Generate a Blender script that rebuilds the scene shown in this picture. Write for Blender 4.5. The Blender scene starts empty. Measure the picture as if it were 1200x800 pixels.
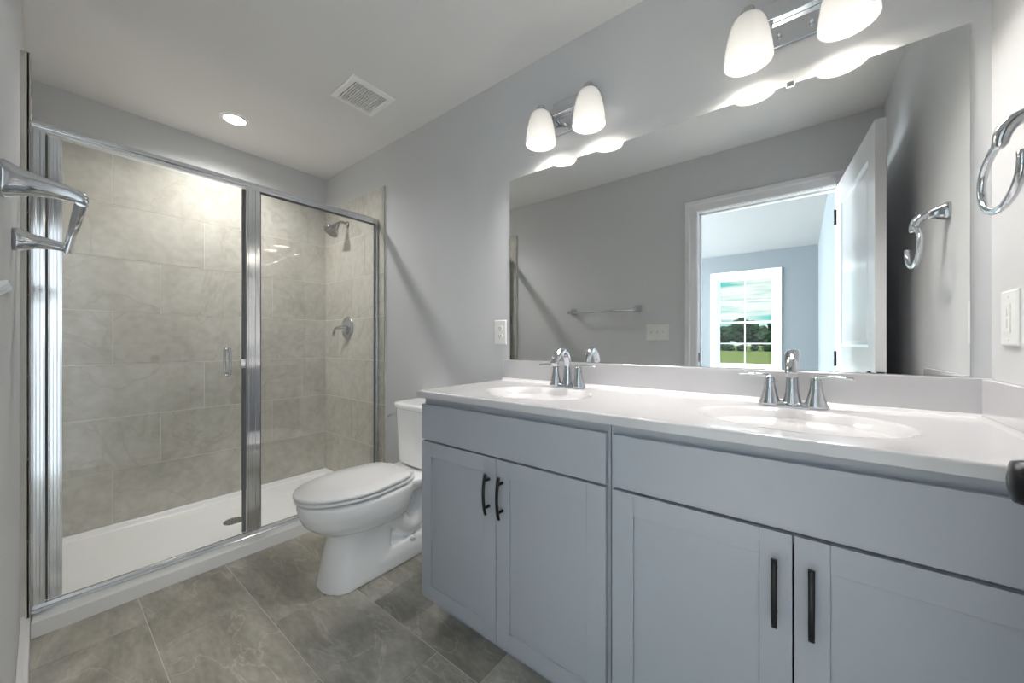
import bpy, bmesh, math, random
from mathutils import Vector, Matrix
PI = math.pi
random.seed(7)
sc = bpy.context.scene
COL = sc.collection

# ------------------------------------------------------------------ camera
F_PX = 432.16
cam_d = bpy.data.cameras.new('camera')
cam = bpy.data.objects.new('camera', cam_d)
COL.objects.link(cam)
cam_d.sensor_fit = 'HORIZONTAL'
cam_d.sensor_width = 36.0
cam_d.lens = 36.0 * F_PX / 1200.0
cam_d.shift_y = 0.4 / 1200.0
cam_d.clip_start = 0.01
cam_d.clip_end = 400
cam.location = (3.0908, -1.4578, 1.1004)
cam.rotation_euler = (PI / 2, 0, 0.6636)
sc.camera = cam

# ------------------------------------------------------------------ view
sc.view_settings.view_transform = 'Standard'
sc.view_settings.look = 'None'
sc.view_settings.exposure = 1.66
sc.view_settings.gamma = 1.0
sc.view_settings.use_curve_mapping = False
sc.cycles.use_denoising = True
sc.cycles.max_bounces = 14
sc.cycles.diffuse_bounces = 7
sc.cycles.glossy_bounces = 8
sc.cycles.transmission_bounces = 8
sc.cycles.transparent_max_bounces = 12
sc.cycles.caustics_reflective = False
sc.cycles.caustics_refractive = False
sc.cycles.sample_clamp_indirect = 6.0

# ------------------------------------------------------------------ light levels
VANITY_W = 3.5          # each vanity bulb
DOWN_W = 29.0           # recessed downlight over the shower
DAY_FILL_W = 150.0            # each daylight fill lamp, added with its unseen bedroom side window
SKY = 0.38
BY_ = -5.12
WARM = (1.0, 0.96, 0.91)
COOL = (0.88, 0.95, 1.0)


# ------------------------------------------------------------------ node helpers
def new_mat(name):
    m = bpy.data.materials.new(name)
    m.use_nodes = True
    nt = m.node_tree
    nt.nodes.clear()
    out = nt.nodes.new('ShaderNodeOutputMaterial')
    return m, nt, out


def lin(c):
    return tuple((x / 12.92 if x <= 0.04045 else ((x + 0.055) / 1.055) ** 2.4) for x in c)


def rgb(r, g, b):
    return lin((r / 255.0, g / 255.0, b / 255.0)) + (1.0,)


def pbr(name, color, rough=0.5, metal=0.0, noise=0.0, nscale=8.0, bump=0.0, bscale=60.0, spec=0.5, coat=0.0,
        emit=None, estr=0.0):
    m, nt, out = new_mat(name)
    b = nt.nodes.new('ShaderNodeBsdfPrincipled')
    b.inputs['Base Color'].default_value = color
    b.inputs['Roughness'].default_value = rough
    b.inputs['Metallic'].default_value = metal
    b.inputs['Specular IOR Level'].default_value = spec
    b.inputs['Coat Weight'].default_value = coat
    if emit:
        b.inputs['Emission Color'].default_value = emit
        b.inputs['Emission Strength'].default_value = estr
    tc = nt.nodes.new('ShaderNodeTexCoord')
    nz = nt.nodes.new('ShaderNodeTexNoise')
    nz.inputs['Scale'].default_value = nscale
    nz.inputs['Detail'].default_value = 4
    nt.links.new(tc.outputs['Object'], nz.inputs['Vector'])
    if noise > 0:
        mx = nt.nodes.new('ShaderNodeMix')
        mx.data_type = 'RGBA'
        mx.inputs[6].default_value = tuple(c * (1 - noise) for c in color[:3]) + (1,)
        mx.inputs[7].default_value = tuple(min(1, c * (1 + noise)) for c in color[:3]) + (1,)
        nt.links.new(nz.outputs['Fac'], mx.inputs[0])
        nt.links.new(mx.outputs[2], b.inputs['Base Color'])
    if bump > 0:
        n2 = nt.nodes.new('ShaderNodeTexNoise')
        n2.inputs['Scale'].default_value = bscale
        n2.inputs['Detail'].default_value = 3
        nt.links.new(tc.outputs['Object'], n2.inputs['Vector'])
        bp = nt.nodes.new('ShaderNodeBump')
        bp.inputs['Strength'].default_value = bump
        bp.inputs['Distance'].default_value = 0.002
        nt.links.new(n2.outputs['Fac'], bp.inputs['Height'])
        nt.links.new(bp.outputs['Normal'], b.inputs['Normal'])
    nt.links.new(b.outputs[0], out.inputs['Surface'])
    return m


def stone(name, dark, mid, light, vein, rough, scale=2.2, stretch=(1, 1, 1), veins=0.5, angle=0.5):
    """porcelain stone tile: cloudy tone, streaks and thin veins, shifted per tile (mesh island)"""
    m, nt, out = new_mat(name)
    N = nt.nodes.new
    L = nt.links.new
    b = N('ShaderNodeBsdfPrincipled')
    geo = N('ShaderNodeNewGeometry')
    tc = N('ShaderNodeTexCoord')
    off = N('ShaderNodeVectorMath'); off.operation = 'SCALE'
    comb = N('ShaderNodeCombineXYZ')
    for k in range(3):
        L(geo.outputs['Random Per Island'], comb.inputs[k])
    L(comb.outputs[0], off.inputs[0]); off.inputs['Scale'].default_value = 37.0
    add = N('ShaderNodeVectorMath'); add.operation = 'ADD'
    L(tc.outputs['Object'], add.inputs[0]); L(off.outputs[0], add.inputs[1])
    mp = N('ShaderNodeMapping')
    mp.inputs['Scale'].default_value = stretch
    mp.inputs['Rotation'].default_value = (angle, angle, angle)
    L(add.outputs[0], mp.inputs['Vector'])
    n1 = N('ShaderNodeTexNoise'); n1.inputs['Scale'].default_value = scale; n1.inputs['Detail'].default_value = 9
    n1.inputs['Roughness'].default_value = 0.62; n1.inputs['Distortion'].default_value = 0.6
    L(mp.outputs[0], n1.inputs['Vector'])
    r = N('ShaderNodeValToRGB')
    r.color_ramp.elements[0].position = 0.30; r.color_ramp.elements[0].color = dark
    r.color_ramp.elements[1].position = 0.70; r.color_ramp.elements[1].color = light
    e = r.color_ramp.elements.new(0.5); e.color = mid
    L(n1.outputs['Fac'], r.inputs['Fac'])
    n3 = N('ShaderNodeTexNoise'); n3.inputs['Scale'].default_value = scale * 14; n3.inputs['Detail'].default_value = 5
    L(mp.outputs[0], n3.inputs['Vector'])
    g = N('ShaderNodeMix'); g.data_type = 'RGBA'; g.blend_type = 'OVERLAY'; g.inputs[0].default_value = 0.28
    L(r.outputs['Color'], g.inputs[6]); L(n3.outputs['Color'], g.inputs[7])
    sat = N('ShaderNodeMix'); sat.data_type = 'RGBA'; sat.blend_type = 'OVERLAY'; sat.inputs[0].default_value = 0.3
    L(r.outputs['Color'], sat.inputs[6]); L(n3.outputs['Fac'], sat.inputs[7])
    # veins: band where |noise-0.5| is tiny
    n2 = N('ShaderNodeTexNoise'); n2.inputs['Scale'].default_value = scale * 0.9; n2.inputs['Detail'].default_value = 5
    n2.inputs['Distortion'].default_value = 1.3
    L(mp.outputs[0], n2.inputs['Vector'])
    s = N('ShaderNodeMath'); s.operation = 'SUBTRACT'; s.inputs[1].default_value = 0.5
    L(n2.outputs['Fac'], s.inputs[0])
    a = N('ShaderNodeMath'); a.operation = 'ABSOLUTE'; L(s.outputs[0], a.inputs[0])
    mr = N('ShaderNodeMapRange'); mr.inputs['From Min'].default_value = 0.0; mr.inputs['From Max'].default_value = 0.011
    mr.inputs['To Min'].default_value = veins; mr.inputs['To Max'].default_value = 0.0
    L(a.outputs[0], mr.inputs['Value'])
    mm = N('ShaderNodeMath'); mm.operation = 'MULTIPLY'
    L(mr.outputs[0], mm.inputs[0]); L(n3.outputs['Fac'], mm.inputs[1])
    mx = N('ShaderNodeMix'); mx.data_type = 'RGBA'
    L(mm.outputs[0], mx.inputs[0]); L(sat.outputs[2], mx.inputs[6]); mx.inputs[7].default_value = vein
    L(mx.outputs[2], b.inputs['Base Color'])
    b.inputs['Roughness'].default_value = rough
    bp = N('ShaderNodeBump'); bp.inputs['Strength'].default_value = 0.12; bp.inputs['Distance'].default_value = 0.002
    L(n3.outputs['Fac'], bp.inputs['Height']); L(bp.outputs[0], b.inputs['Normal'])
    L(b.outputs[0], out.inputs['Surface'])
    return m


def thin_glass(name, tint=(0.985, 0.99, 0.985, 1), base=0.055, rough=0.0):
    m, nt, out = new_mat(name)
    N = nt.nodes.new; L = nt.links.new
    lw = N('ShaderNodeLayerWeight'); lw.inputs['Blend'].default_value = 0.5
    pw = N('ShaderNodeMath'); pw.operation = 'POWER'; pw.inputs[1].default_value = 5
    L(lw.outputs['Facing'], pw.inputs[0])
    ml = N('ShaderNodeMath'); ml.operation = 'MULTIPLY_ADD'
    ml.inputs[1].default_value = 1 - base; ml.inputs[2].default_value = base
    L(pw.outputs[0], ml.inputs[0])
    t = N('ShaderNodeBsdfTransparent'); t.inputs['Color'].default_value = tint
    g = N('ShaderNodeBsdfGlossy'); g.inputs['Roughness'].default_value = rough
    mx = N('ShaderNodeMixShader')
    L(ml.outputs[0], mx.inputs[0]); L(t.outputs[0], mx.inputs[1]); L(g.outputs[0], mx.inputs[2])
    L(mx.outputs[0], out.inputs['Surface'])
    return m


def emis(name, color, strength):
    m, nt, out = new_mat(name)
    e = nt.nodes.new('ShaderNodeEmission')
    e.inputs['Color'].default_value = color
    e.inputs['Strength'].default_value = strength
    nt.links.new(e.outputs[0], out.inputs['Surface'])
    return m


M = {}
M['wall'] = pbr('wall paint', rgb(216, 217, 219), 0.7, spec=0.25, noise=0.015, nscale=1.5, bump=0.05, bscale=220)
M['wall_bed_dimmed'] = pbr('bedroom wall paint dimmed', rgb(124, 131, 136), 0.7, bump=0.05, bscale=220)  # same grey paint darkened in colour to stand for dimmer light
M['ceiling'] = pbr('ceiling paint', rgb(238, 237, 236), 0.8, bump=0.06, bscale=180)
M['ceiling_bed_dimmed'] = pbr('bedroom ceiling paint dimmed', rgb(160, 162, 164), 0.8, bump=0.06, bscale=180)  # white ceiling greyed in its colour to cancel excess bedroom light
M['trim'] = pbr('white trim enamel', rgb(238, 238, 240), 0.28, noise=0.01, nscale=3)
M['door'] = pbr('white door enamel', rgb(236, 237, 240), 0.22, noise=0.01, nscale=3)
M['carpet'] = pbr('bedroom carpet', rgb(190, 184, 175), 0.95, noise=0.15, nscale=90, bump=0.6, bscale=300)
M['walltile'] = stone('shower wall tile', rgb(186, 183, 173), rgb(199, 196, 187), rgb(211, 208, 200), rgb(172, 167, 154),
                      0.22, scale=1.6, veins=0.9)
M['wallgrout'] = pbr('shower grout', rgb(226, 224, 217), 0.8, noise=0.04, nscale=20)
M['floortile'] = stone('floor tile', rgb(134, 130, 120), rgb(170, 166, 155), rgb(206, 202, 191), rgb(230, 227, 219),
                       0.30, scale=2.3, stretch=(0.75, 1.9, 1), veins=0.55, angle=0.25)
M['floorgrout'] = pbr('floor grout', rgb(222, 219, 212), 0.85, noise=0.05, nscale=20)
M['chrome'] = pbr('chrome', (0.62, 0.64, 0.67, 1), 0.06, 1.0, noise=0.01)
M['satin'] = pbr('bright polished aluminium', (0.78, 0.80, 0.82, 1), 0.11, 1.0, noise=0.03, nscale=3)
M['nickel'] = pbr('shower nickel', (0.45, 0.45, 0.46, 1), 0.18, 1.0, noise=0.02)
M['seal'] = pbr('dark vinyl seal', rgb(112, 114, 116), 0.5, noise=0.02)
M['porcelain'] = pbr('vitreous china', rgb(250, 250, 251), 0.10, noise=0.005, nscale=2, coat=0.3)
M['seat'] = pbr('toilet seat plastic', rgb(240, 240, 241), 0.16, noise=0.005)
M['acrylic'] = pbr('white acrylic pan', rgb(247, 247, 248), 0.25, noise=0.01, nscale=2)
M['marble'] = pbr('cultured marble', rgb(203, 202, 204), 0.13, noise=0.012, nscale=3, coat=0.4)
M['paint'] = pbr('grey cabinet paint', rgb(170, 174, 182), 0.34, noise=0.015, nscale=2)
M['inside'] = pbr('cabinet interior', rgb(150, 140, 125), 0.7, noise=0.05)
M['black'] = pbr('matte black metal', rgb(22, 23, 26), 0.32, 0.3, noise=0.05)
M['plate'] = pbr('white plastic plate', rgb(238, 238, 236), 0.3, noise=0.01)
M['vent'] = pbr('white vent plastic', rgb(250, 250, 250), 0.3, noise=0.005)
M['slot'] = pbr('dark slot', rgb(60, 60, 60), 0.6, noise=0.05)
M['glass'] = thin_glass('shower glass')
M['pane'] = thin_glass('window glass', (0.98, 0.99, 0.99, 1), 0.02)
M['mirror'] = pbr('silvered mirror', (0.90, 0.915, 0.91, 1), 0.0, 1.0)
M['mirroredge'] = pbr('mirror ground edge', rgb(120, 130, 128), 0.3, noise=0.03)
M['bulb'] = emis('lit bulb', (1.0, 0.95, 0.88, 1), 9.0)
M['led'] = emis('lit downlight lens', (1.0, 0.98, 0.94, 1), 6.0)
M['shadow_gap'] = pbr('vent interior shade', rgb(70, 70, 70), 0.8, noise=0.05)
M['vinyl'] = pbr('white vinyl window', rgb(240, 241, 243), 0.35, noise=0.01)
M['grass'] = pbr('lawn grass', rgb(48, 51, 29), 0.9, spec=0.0, noise=0.25, nscale=0.4)
M['leaf'] = pbr('tree foliage', rgb(40, 47, 32), 0.85, spec=0.0, noise=0.55, nscale=1.1)
M['bark'] = pbr('tree bark', rgb(70, 60, 50), 0.9, noise=0.2)
# lit opal shade: milky glass that gives off light
m, nt, out = new_mat('opal glass lit')
_b = nt.nodes.new('ShaderNodeBsdfPrincipled')
_b.inputs['Base Color'].default_value = rgb(222, 219, 212)
_b.inputs['Roughness'].default_value = 0.2
_tc = nt.nodes.new('ShaderNodeTexCoord')
_sx = nt.nodes.new('ShaderNodeSeparateXYZ'); nt.links.new(_tc.outputs['Object'], _sx.inputs[0])
_mr = nt.nodes.new('ShaderNodeMapRange')
_mr.inputs['From Min'].default_value = -0.155; _mr.inputs['From Max'].default_value = 0.0
_mr.inputs['To Min'].default_value = 0.26; _mr.inputs['To Max'].default_value = 0.07
nt.links.new(_sx.outputs['Z'], _mr.inputs['Value'])
_b.inputs['Emission Color'].default_value = (1.0, 0.95, 0.88, 1)
nt.links.new(_mr.outputs[0], _b.inputs['Emission Strength'])
nt.links.new(_b.outputs[0], out.inputs['Surface'])
M['opal'] = m

# ------------------------------------------------------------------ world: sky with broken cloud
w = bpy.data.worlds.new('sky')
sc.world = w
w.use_nodes = True
nt = w.node_tree
nt.nodes.clear()
o_ = nt.nodes.new('ShaderNodeOutputWorld'); bg = nt.nodes.new('ShaderNodeBackground')
tc = nt.nodes.new('ShaderNodeTexCoord'); mp = nt.nodes.new('ShaderNodeMapping'); mp.inputs['Scale'].default_value = (2.5, 2.5, 22)
nz = nt.nodes.new('ShaderNodeTexNoise'); nz.inputs['Scale'].default_value = 2.6; nz.inputs['Detail'].default_value = 6
cr = nt.nodes.new('ShaderNodeValToRGB')
cr.color_ramp.elements[0].position = 0.46; cr.color_ramp.elements[0].color = rgb(112, 212, 204)
cr.color_ramp.elements[1].position = 0.64; cr.color_ramp.elements[1].color = rgb(245, 248, 244)
nt.links.new(tc.outputs['Generated'], mp.inputs[0]); nt.links.new(mp.outputs[0], nz.inputs['Vector'])
nt.links.new(nz.outputs['Fac'], cr.inputs[0]); nt.links.new(cr.outputs[0], bg.inputs['Color'])
sx_ = nt.nodes.new('ShaderNodeSeparateXYZ'); nt.links.new(tc.outputs['Generated'], sx_.inputs[0])
mr_s = nt.nodes.new('ShaderNodeMapRange'); mr_s.interpolation_type = 'SMOOTHSTEP'      # bright hazy upper sky
mr_s.inputs['From Min'].default_value = 0.13; mr_s.inputs['From Max'].default_value = 0.35
mr_s.inputs['To Min'].default_value = SKY; mr_s.inputs['To Max'].default_value = SKY * 7.0
nt.links.new(sx_.outputs['Z'], mr_s.inputs['Value']); nt.links.new(mr_s.outputs[0], bg.inputs['Strength'])
nt.links.new(bg.outputs[0], o_.inputs['Surface'])

sun_d = bpy.data.lights.new('sun', 'SUN'); sun_d.energy = 14.0; sun_d.angle = 0.05; sun_d.color = (1.0, 0.96, 0.88)
sun = bpy.data.objects.new('sun', sun_d); COL.objects.link(sun)
sun.rotation_euler = Vector((0.13, 0.82, -0.57)).to_track_quat('-Z', 'Y').to_euler()   # low sun through the bedroom window
sun.location = (1, -12, 9)


def area_light(name, loc, rot, sx, sy, power, color):
    d = bpy.data.lights.new(name, 'AREA'); d.shape = 'RECTANGLE'; d.size = sx; d.size_y = sy
    d.energy = power; d.color = color
    o = bpy.data.objects.new(name, d); COL.objects.link(o)
    o.location = loc; o.rotation_euler = rot
    return o


# portals help the renderer find the sky through the windows
for pl, pr, pa, pb in (((2.425, BY_ - 0.11, 1.405), (PI / 2, 0, PI), 0.74, 1.35),
                       ((-1.31, -2.65, 1.475), (0, -PI / 2, 0), 1.33, 0.88), ((-1.31, -4.15, 1.475), (0, -PI / 2, 0), 1.33, 0.88)):
    po = area_light('window_portal', pl, pr, pa, pb, 1.0, (1, 1, 1)); po.data.cycles.is_portal = True
# daylight lamps added as fill outside two invented, unseen side windows
area_light('daylight_fill', (-1.36, -2.65, 1.5), (0, -PI / 2, 0), 1.35, 0.9, DAY_FILL_W, COOL)
area_light('daylight_fill', (-1.36, -4.15, 1.5), (0, -PI / 2, 0), 1.35, 0.9, DAY_FILL_W, COOL)


# ------------------------------------------------------------------ mesh helpers
def box(bm, x0, x1, y0, y1, z0, z1, mi=0):
    vs = [bm.verts.new(p) for p in ((x0, y0, z0), (x1, y0, z0), (x1, y1, z0), (x0, y1, z0),
                                    (x0, y0, z1), (x1, y0, z1), (x1, y1, z1), (x0, y1, z1))]
    for f in ((0, 3, 2, 1), (4, 5, 6, 7), (0, 1, 5, 4), (1, 2, 6, 5), (2, 3, 7, 6), (3, 0, 4, 7)):
        fc = bm.faces.new([vs[i] for i in f]); fc.material_index = mi
    return vs


def loft(bm, rings, cap0=True, cap1=True, closed=True, mi=0, smooth=True):
    R = [[bm.verts.new(p) for p in r] for r in rings]
    n = len(R[0])
    for a, b in zip(R, R[1:]):
        for i in range(n if closed else n - 1):
            j = (i + 1) % n
            f = bm.faces.new((a[i], a[j], b[j], b[i])); f.smooth = smooth; f.material_index = mi
    if cap0:
        f = bm.faces.new(list(reversed(R[0]))); f.material_index = mi; f.smooth = False
    if cap1:
        f = bm.faces.new(R[-1]); f.material_index = mi; f.smooth = False
    return R


def lathe(bm, prof, c=(0, 0, 0), axis='z', n=32, cap0=True, cap1=True, mi=0):
    rings = []
    for r, h in prof:
        ring = []
        for i in range(n):
            a = 2 * PI * i / n
            x, y = r * math.cos(a), r * math.sin(a)
            if axis == 'z': p = (x, y, h)
            elif axis == 'y': p = (x, -h, y)      # h runs towards -y
            else: p = (h, x, y)
            ring.append((p[0] + c[0], p[1] + c[1], p[2] + c[2]))
        rings.append(ring)
    return loft(bm, rings, cap0, cap1, mi=mi)


def tube(bm, pts, rad, n=16, flat=1.0, cap=True, closed=False):
    """tube along pts; rad number or list; flat squashes one axis; parallel transport frames"""
    P = [Vector(p) for p in pts]
    if not isinstance(rad, (list, tuple)): rad = [rad] * len(P)
    t0 = (P[1] - P[0]).normalized()
    up = Vector((0, 0, 1)) if abs(t0.z) < 0.9 else Vector((0, 1, 0))
    nrm = t0.cross(up).normalized()
    rings = []
    for i, p in enumerate(P):
        if closed: t = (P[(i + 1) % len(P)] - P[i - 1]).normalized()
        elif i == 0: t = t0
        elif i == len(P) - 1: t = (P[-1] - P[-2]).normalized()
        else: t = (P[i + 1] - P[i - 1]).normalized()
        nrm = (nrm - t * nrm.dot(t)).normalized()
        bn = t.cross(nrm)
        rings.append([tuple(p + nrm * (math.cos(2 * PI * k / n) * rad[i]) + bn * (math.sin(2 * PI * k / n) * rad[i] * flat))
                      for k in range(n)])
    if closed:
        rings.append(rings[0])
        loft(bm, rings, False, False)
        bmesh.ops.remove_doubles(bm, verts=bm.verts, dist=1e-6)
    else:
        loft(bm, rings, cap, cap)


def catmull(pts, k=6):
    P = [Vector(p) for p in pts]
    P = [P[0] * 2 - P[1]] + P + [P[-1] * 2 - P[-2]]
    out = []
    for i in range(1, len(P) - 2):
        for s in range(k):
            t = s / k
            a, b, c, d = P[i - 1], P[i], P[i + 1], P[i + 2]
            out.append(0.5 * ((2 * b) + (c - a) * t + (2 * a - 5 * b + 4 * c - d) * t * t + (3 * b - a - 3 * c + d) * t ** 3))
    out.append(P[-2])
    return out


def interp(vals, k):
    out = []
    for a, b in zip(vals, vals[1:]):
        out += [a + (b - a) * s / k for s in range(k)]
    out.append(vals[-1])
    return out


def obj(name, bm, mat, parent=None, bevel=0.0, seg=2, smooth=False, subsurf=0, remesh=0.0, recalc=True):
    if recalc: bmesh.ops.recalc_face_normals(bm, faces=bm.faces)
    me = bpy.data.meshes.new(name)
    bm.to_mesh(me); bm.free()
    mats = mat if isinstance(mat, (list, tuple)) else [mat]
    for m_ in mats: me.materials.append(m_)
    if smooth:
        for p in me.polygons: p.use_smooth = True
    o = bpy.data.objects.new(name, me)
    COL.objects.link(o)
    if parent: o.parent = parent
    if remesh:
        md = o.modifiers.new('fuse', 'REMESH'); md.mode = 'VOXEL'; md.voxel_size = remesh; md.use_smooth_shade = True
        sm = o.modifiers.new('soften', 'SMOOTH'); sm.iterations = 14; sm.factor = 0.6
    if bevel:
        md = o.modifiers.new('bevel', 'BEVEL'); md.width = bevel; md.segments = seg; md.limit_method = 'ANGLE'
        md.angle_limit = math.radians(40); md.harden_normals = False
    if subsurf:
        md = o.modifiers.new('sub', 'SUBSURF'); md.levels = subsurf; md.render_levels = subsurf
    return o


def thing(name, label, cat, loc=(0, 0, 0), rot=(0, 0, 0), group=None):
    o = bpy.data.objects.new(name, None)
    o.empty_display_size = 0.05
    COL.objects.link(o); o.location = loc; o.rotation_euler = rot
    o['label'] = label; o['category'] = cat
    if group: o['group'] = group
    return o


def tag(o, label, cat, group=None, kind=None):
    if label: o['label'] = label
    if cat: o['category'] = cat
    if group: o['group'] = group
    if kind: o['kind'] = kind
    return o


def struct(name, bm, mat, parent=None, **kw):
    o = obj(name, bm, mat, parent, **kw)
    if parent is None: o['kind'] = 'structure'
    return o


def boxes(*bs):
    bm = bmesh.new()
    for b in bs: box(bm, *b)
    return bm


def copy_tree(o, parent=None):
    c = o.copy(); COL.objects.link(c)
    if parent: c.parent = parent
    for ch in [x for x in o.children]:
        copy_tree(ch, c)
    return c


# ------------------------------------------------------------------ dimensions
H = 2.44
W = 1.503          # bathroom depth: vanity wall at y=0, door wall at y=-W
XR = 3.466         # right wall
TH = 0.12
DX0, DX1, DZ = 2.505, 3.262, 2.04     # door opening
BX0, BX1, BY = -1.2, 3.285, -5.12     # bedroom
TILE = 0.3025
TILE_T = 0.012
LTT = 0.022


# ------------------------------------------------------------------ room shell
# floor: porcelain tiles 0.61 x 0.305 in a stepped third bond, grout just below
bm = bmesh.new()
box(bm, -0.0, XR, -W - 0.06, 0, -0.10, -0.0015, 1)
rows = [(-1.2 - TILE - 0.0025, 1.065), (-1.2, 1.265), (-0.8945, 1.465), (-0.589, 1.667), (-0.2835, 1.868)]
for y0, jx in rows:
    y1 = y0 + 0.3055
    x = jx - 4 * 0.61
    while x < XR:
        a, b_ = max(x + 0.0016, 0), min(x + 0.61 - 0.0016, XR)
        c, d = max(y0 + 0.0016, -W - 0.06), min(y1 - 0.0016, 0)
        if b_ > a and d > c: box(bm, a, b_, c, d, -0.008, 0.0, 0)
        x += 0.61
bx0 = -W - 0.06
struct('floor', bm, [M['floortile'], M['floorgrout']])
struct('floor_bedroom', boxes((BX0, BX1 + .1, BY, -W - 0.06, -0.10, -0.002)), M['carpet'])
struct('ceiling', boxes((-TH, XR + TH, -W - TH / 2, TH, H, H + 0.1)), M['ceiling'])
struct('ceiling_bedroom', boxes((BX0 - TH, XR + TH, BY - TH, -W - TH / 2, H, H + 0.1)), M['ceiling_bed_dimmed'])
struct('wall_vanity', boxes((-TH, XR + TH, 0, TH, -0.1, H)), M['wall'])
struct('wall_shower', boxes((-TH, 0, -W - TH, 0, -0.1, H)), M['wall'])
struct('wall_right', boxes((XR, XR + TH, -W - TH, 0, -0.1, H)), M['wall'])
bm = boxes((0, DX0 - 0.02, -W - TH, -W, -0.1, H), (DX1 + 0.02, XR, -W - TH, -W, -0.1, H),
           (DX0 - 0.02, DX1 + 0.02, -W - TH, -W, DZ + 0.02, H))
struct('wall_door', bm, M['wall'])

# tiled shower surround: separate slabs on three walls
def tile_wall(name, to_xyz, ulen, joints, z0=0.045, ztop=2.165, zref=1.879):
    """to_xyz(u, n, z): u along the wall, n out of it"""
    bm = bmesh.new()
    def b3(u0, u1, n0, n1, za, zb, mi):
        ps = [to_xyz(u, n, z) for z in (za, zb) for n in (n0, n1) for u in (u0, u1)]
        xs, ys, zs = zip(*ps)
        box(bm, min(xs), max(xs), min(ys), max(ys), min(zs), max(zs), mi)
    b3(0, ulen, 0, TILE_T - 0.0015, z0, ztop, 1)
    k = -1
    while True:
        zt = zref - k * TILE
        zb = zt - TILE
        if zt <= z0: break
        j = joints[k % 3]
        u = j - 0.605 * 6
        while u < ulen:
            a, b_ = max(u + 0.0015, 0), min(u + 0.605 - 0.0015, ulen)
            c, d = max(zb + 0.0018, z0), min(zt - 0.0018, ztop)
            if b_ > a and d > c: b3(a, b_, TILE_T - 0.004, TILE_T, c, d, 0)
            u += 0.605
        k += 1
    return struct(name, bm, [M['walltile'], M['wallgrout']])


# rows counted from the top grout line: k=-1 top row, 0 next ...
# back wall joints (u = -y): k=-1: 1.204, 0: .795, 1: 1.004
tile_wall('wall_shower_tile_back', lambda u, n, z: (n, -u, z), W, {2: 1.204, 0: 0.795, 1: 1.004})
tile_wall('wall_shower_tile_right', lambda u, n, z: (u + TILE_T, -n, z), 0.852 - TILE_T, {0: 0.595, 1: 0.415, 2: 0.215})
tile_wall('wall_shower_tile_left', lambda u, n, z: (u + TILE_T, -W + n * LTT / TILE_T, z), 0.852 - TILE_T, {0: 0.595, 1: 0.415, 2: 0.215})

# baseboards
def baseboard(name, x0, x1, y0, y1, axis):
    bm = bmesh.new()
    box(bm, x0, x1, y0, y1, 0.0, 0.085)
    if axis == 'y-': box(bm, x0, x1, y0, (y0 + y1) / 2, 0.085, 0.097)
    elif axis == 'y+': box(bm, x0, x1, (y0 + y1) / 2, y1, 0.085, 0.097)
    else: box(bm, (x0 + x1) / 2, x1, y0, y1, 0.085, 0.097)
    return struct(name, bm, M['trim'], bevel=0.002)


baseboard('baseboard_door_wall', 0.8525, DX0 - 0.09, -W, -W + 0.022, 'y-')
baseboard('baseboard_vanity_wall', 0.8545, 1.915, -0.013, 0, 'y+')
baseboard('baseboard_right', XR - 0.013, XR, -W + 0.016, -0.55, 'x')
bm = boxes((BX0, BX1, BY, BY + 0.013, 0, 0.1))
struct('baseboard_bedroom', bm, M['trim'])

# door opening: jamb lining and casings
bm = boxes((DX0 - 0.02, DX0, -W - TH, -W, 0, DZ), (DX1, DX1 + 0.02, -W - TH, -W, 0, DZ),
           (DX0 - 0.02, DX1 + 0.02, -W - TH, -W, DZ, DZ + 0.02),
           (DX0, DX0 + 0.012, -W - 0.075, -W - 0.04, 0, DZ), (DX0, DX1, -W - 0.075, -W - 0.04, DZ - 0.012, DZ))
struct('trim_1', bm, M['trim'])
bm = bmesh.new()
cprof = [(0.004, 0.0), (0.004, 0.009), (0.008, 0.011), (0.050, 0.013), (0.060, 0.018), (0.083, 0.018), (0.087, 0.014), (0.087, 0.0)]
for s, yy in ((1, -W), (-1, -W - TH)):
    rg = [[(DX0 - d, yy + s * t, 0.0) for d, t in cprof], [(DX0 - d, yy + s * t, DZ + d) for d, t in cprof]]
    if s > 0: rg += [[(DX1 + d, yy + s * t, DZ + d) for d, t in cprof], [(DX1 + d, yy + s * t, 0.0) for d, t in cprof]]
    else: rg += [[(BX1 - 0.001, yy + s * t, DZ + d) for d, t in cprof]]
    loft(bm, rg, smooth=False)
struct('trim_2', bm, M['trim'])
bm = boxes((DX0 - 0.001, DX0 + 0.0025, -W - 0.036, -W - 0.006, 0.955, 1.02))
sp = obj('strike_plate', bm, M['black'], bevel=0.001)
tag(sp, 'black strike plate set in the white door jamb across from the hinges', 'strike plate')

# ------------------------------------------------------------------ bedroom shell
WX0, WX1, WZ0, WZ1 = 2.045, 2.805, 0.72, 2.09     # visible window opening
bm = boxes((BX0 - TH, WX0, BY - TH, BY, -0.1, H), (WX1, BX1 + TH, BY - TH, BY, -0.1, H),
           (WX0, WX1, BY - TH, BY, -0.1, WZ0), (WX0, WX1, BY - TH, BY, WZ1, H))
struct('wall_bedroom_far', bm, M['wall_bed_dimmed'])
struct('wall_bedroom_right', boxes((BX1, BX1 + TH, BY, -W - TH, -0.1, H)), M['wall_bed_dimmed'])
wy = ((-3.1, -2.2), (-4.6, -3.7))
bs = [(BX0 - TH, BX0, -W - TH, BY + 0.0, 0, 0)]
bm = bmesh.new()
ed = [BY, -4.6, -3.7, -3.1, -2.2, -W - TH]
for i in range(5):
    if i in (1, 3):
        box(bm, BX0 - TH, BX0, ed[i], ed[i + 1], -0.1, 0.8); box(bm, BX0 - TH, BX0, ed[i], ed[i + 1], 2.15, H)
    else:
        box(bm, BX0 - TH, BX0, ed[i], ed[i + 1], -0.1, H)
struct('wall_bedroom_left', bm, M['wall_bed_dimmed'])
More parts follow.
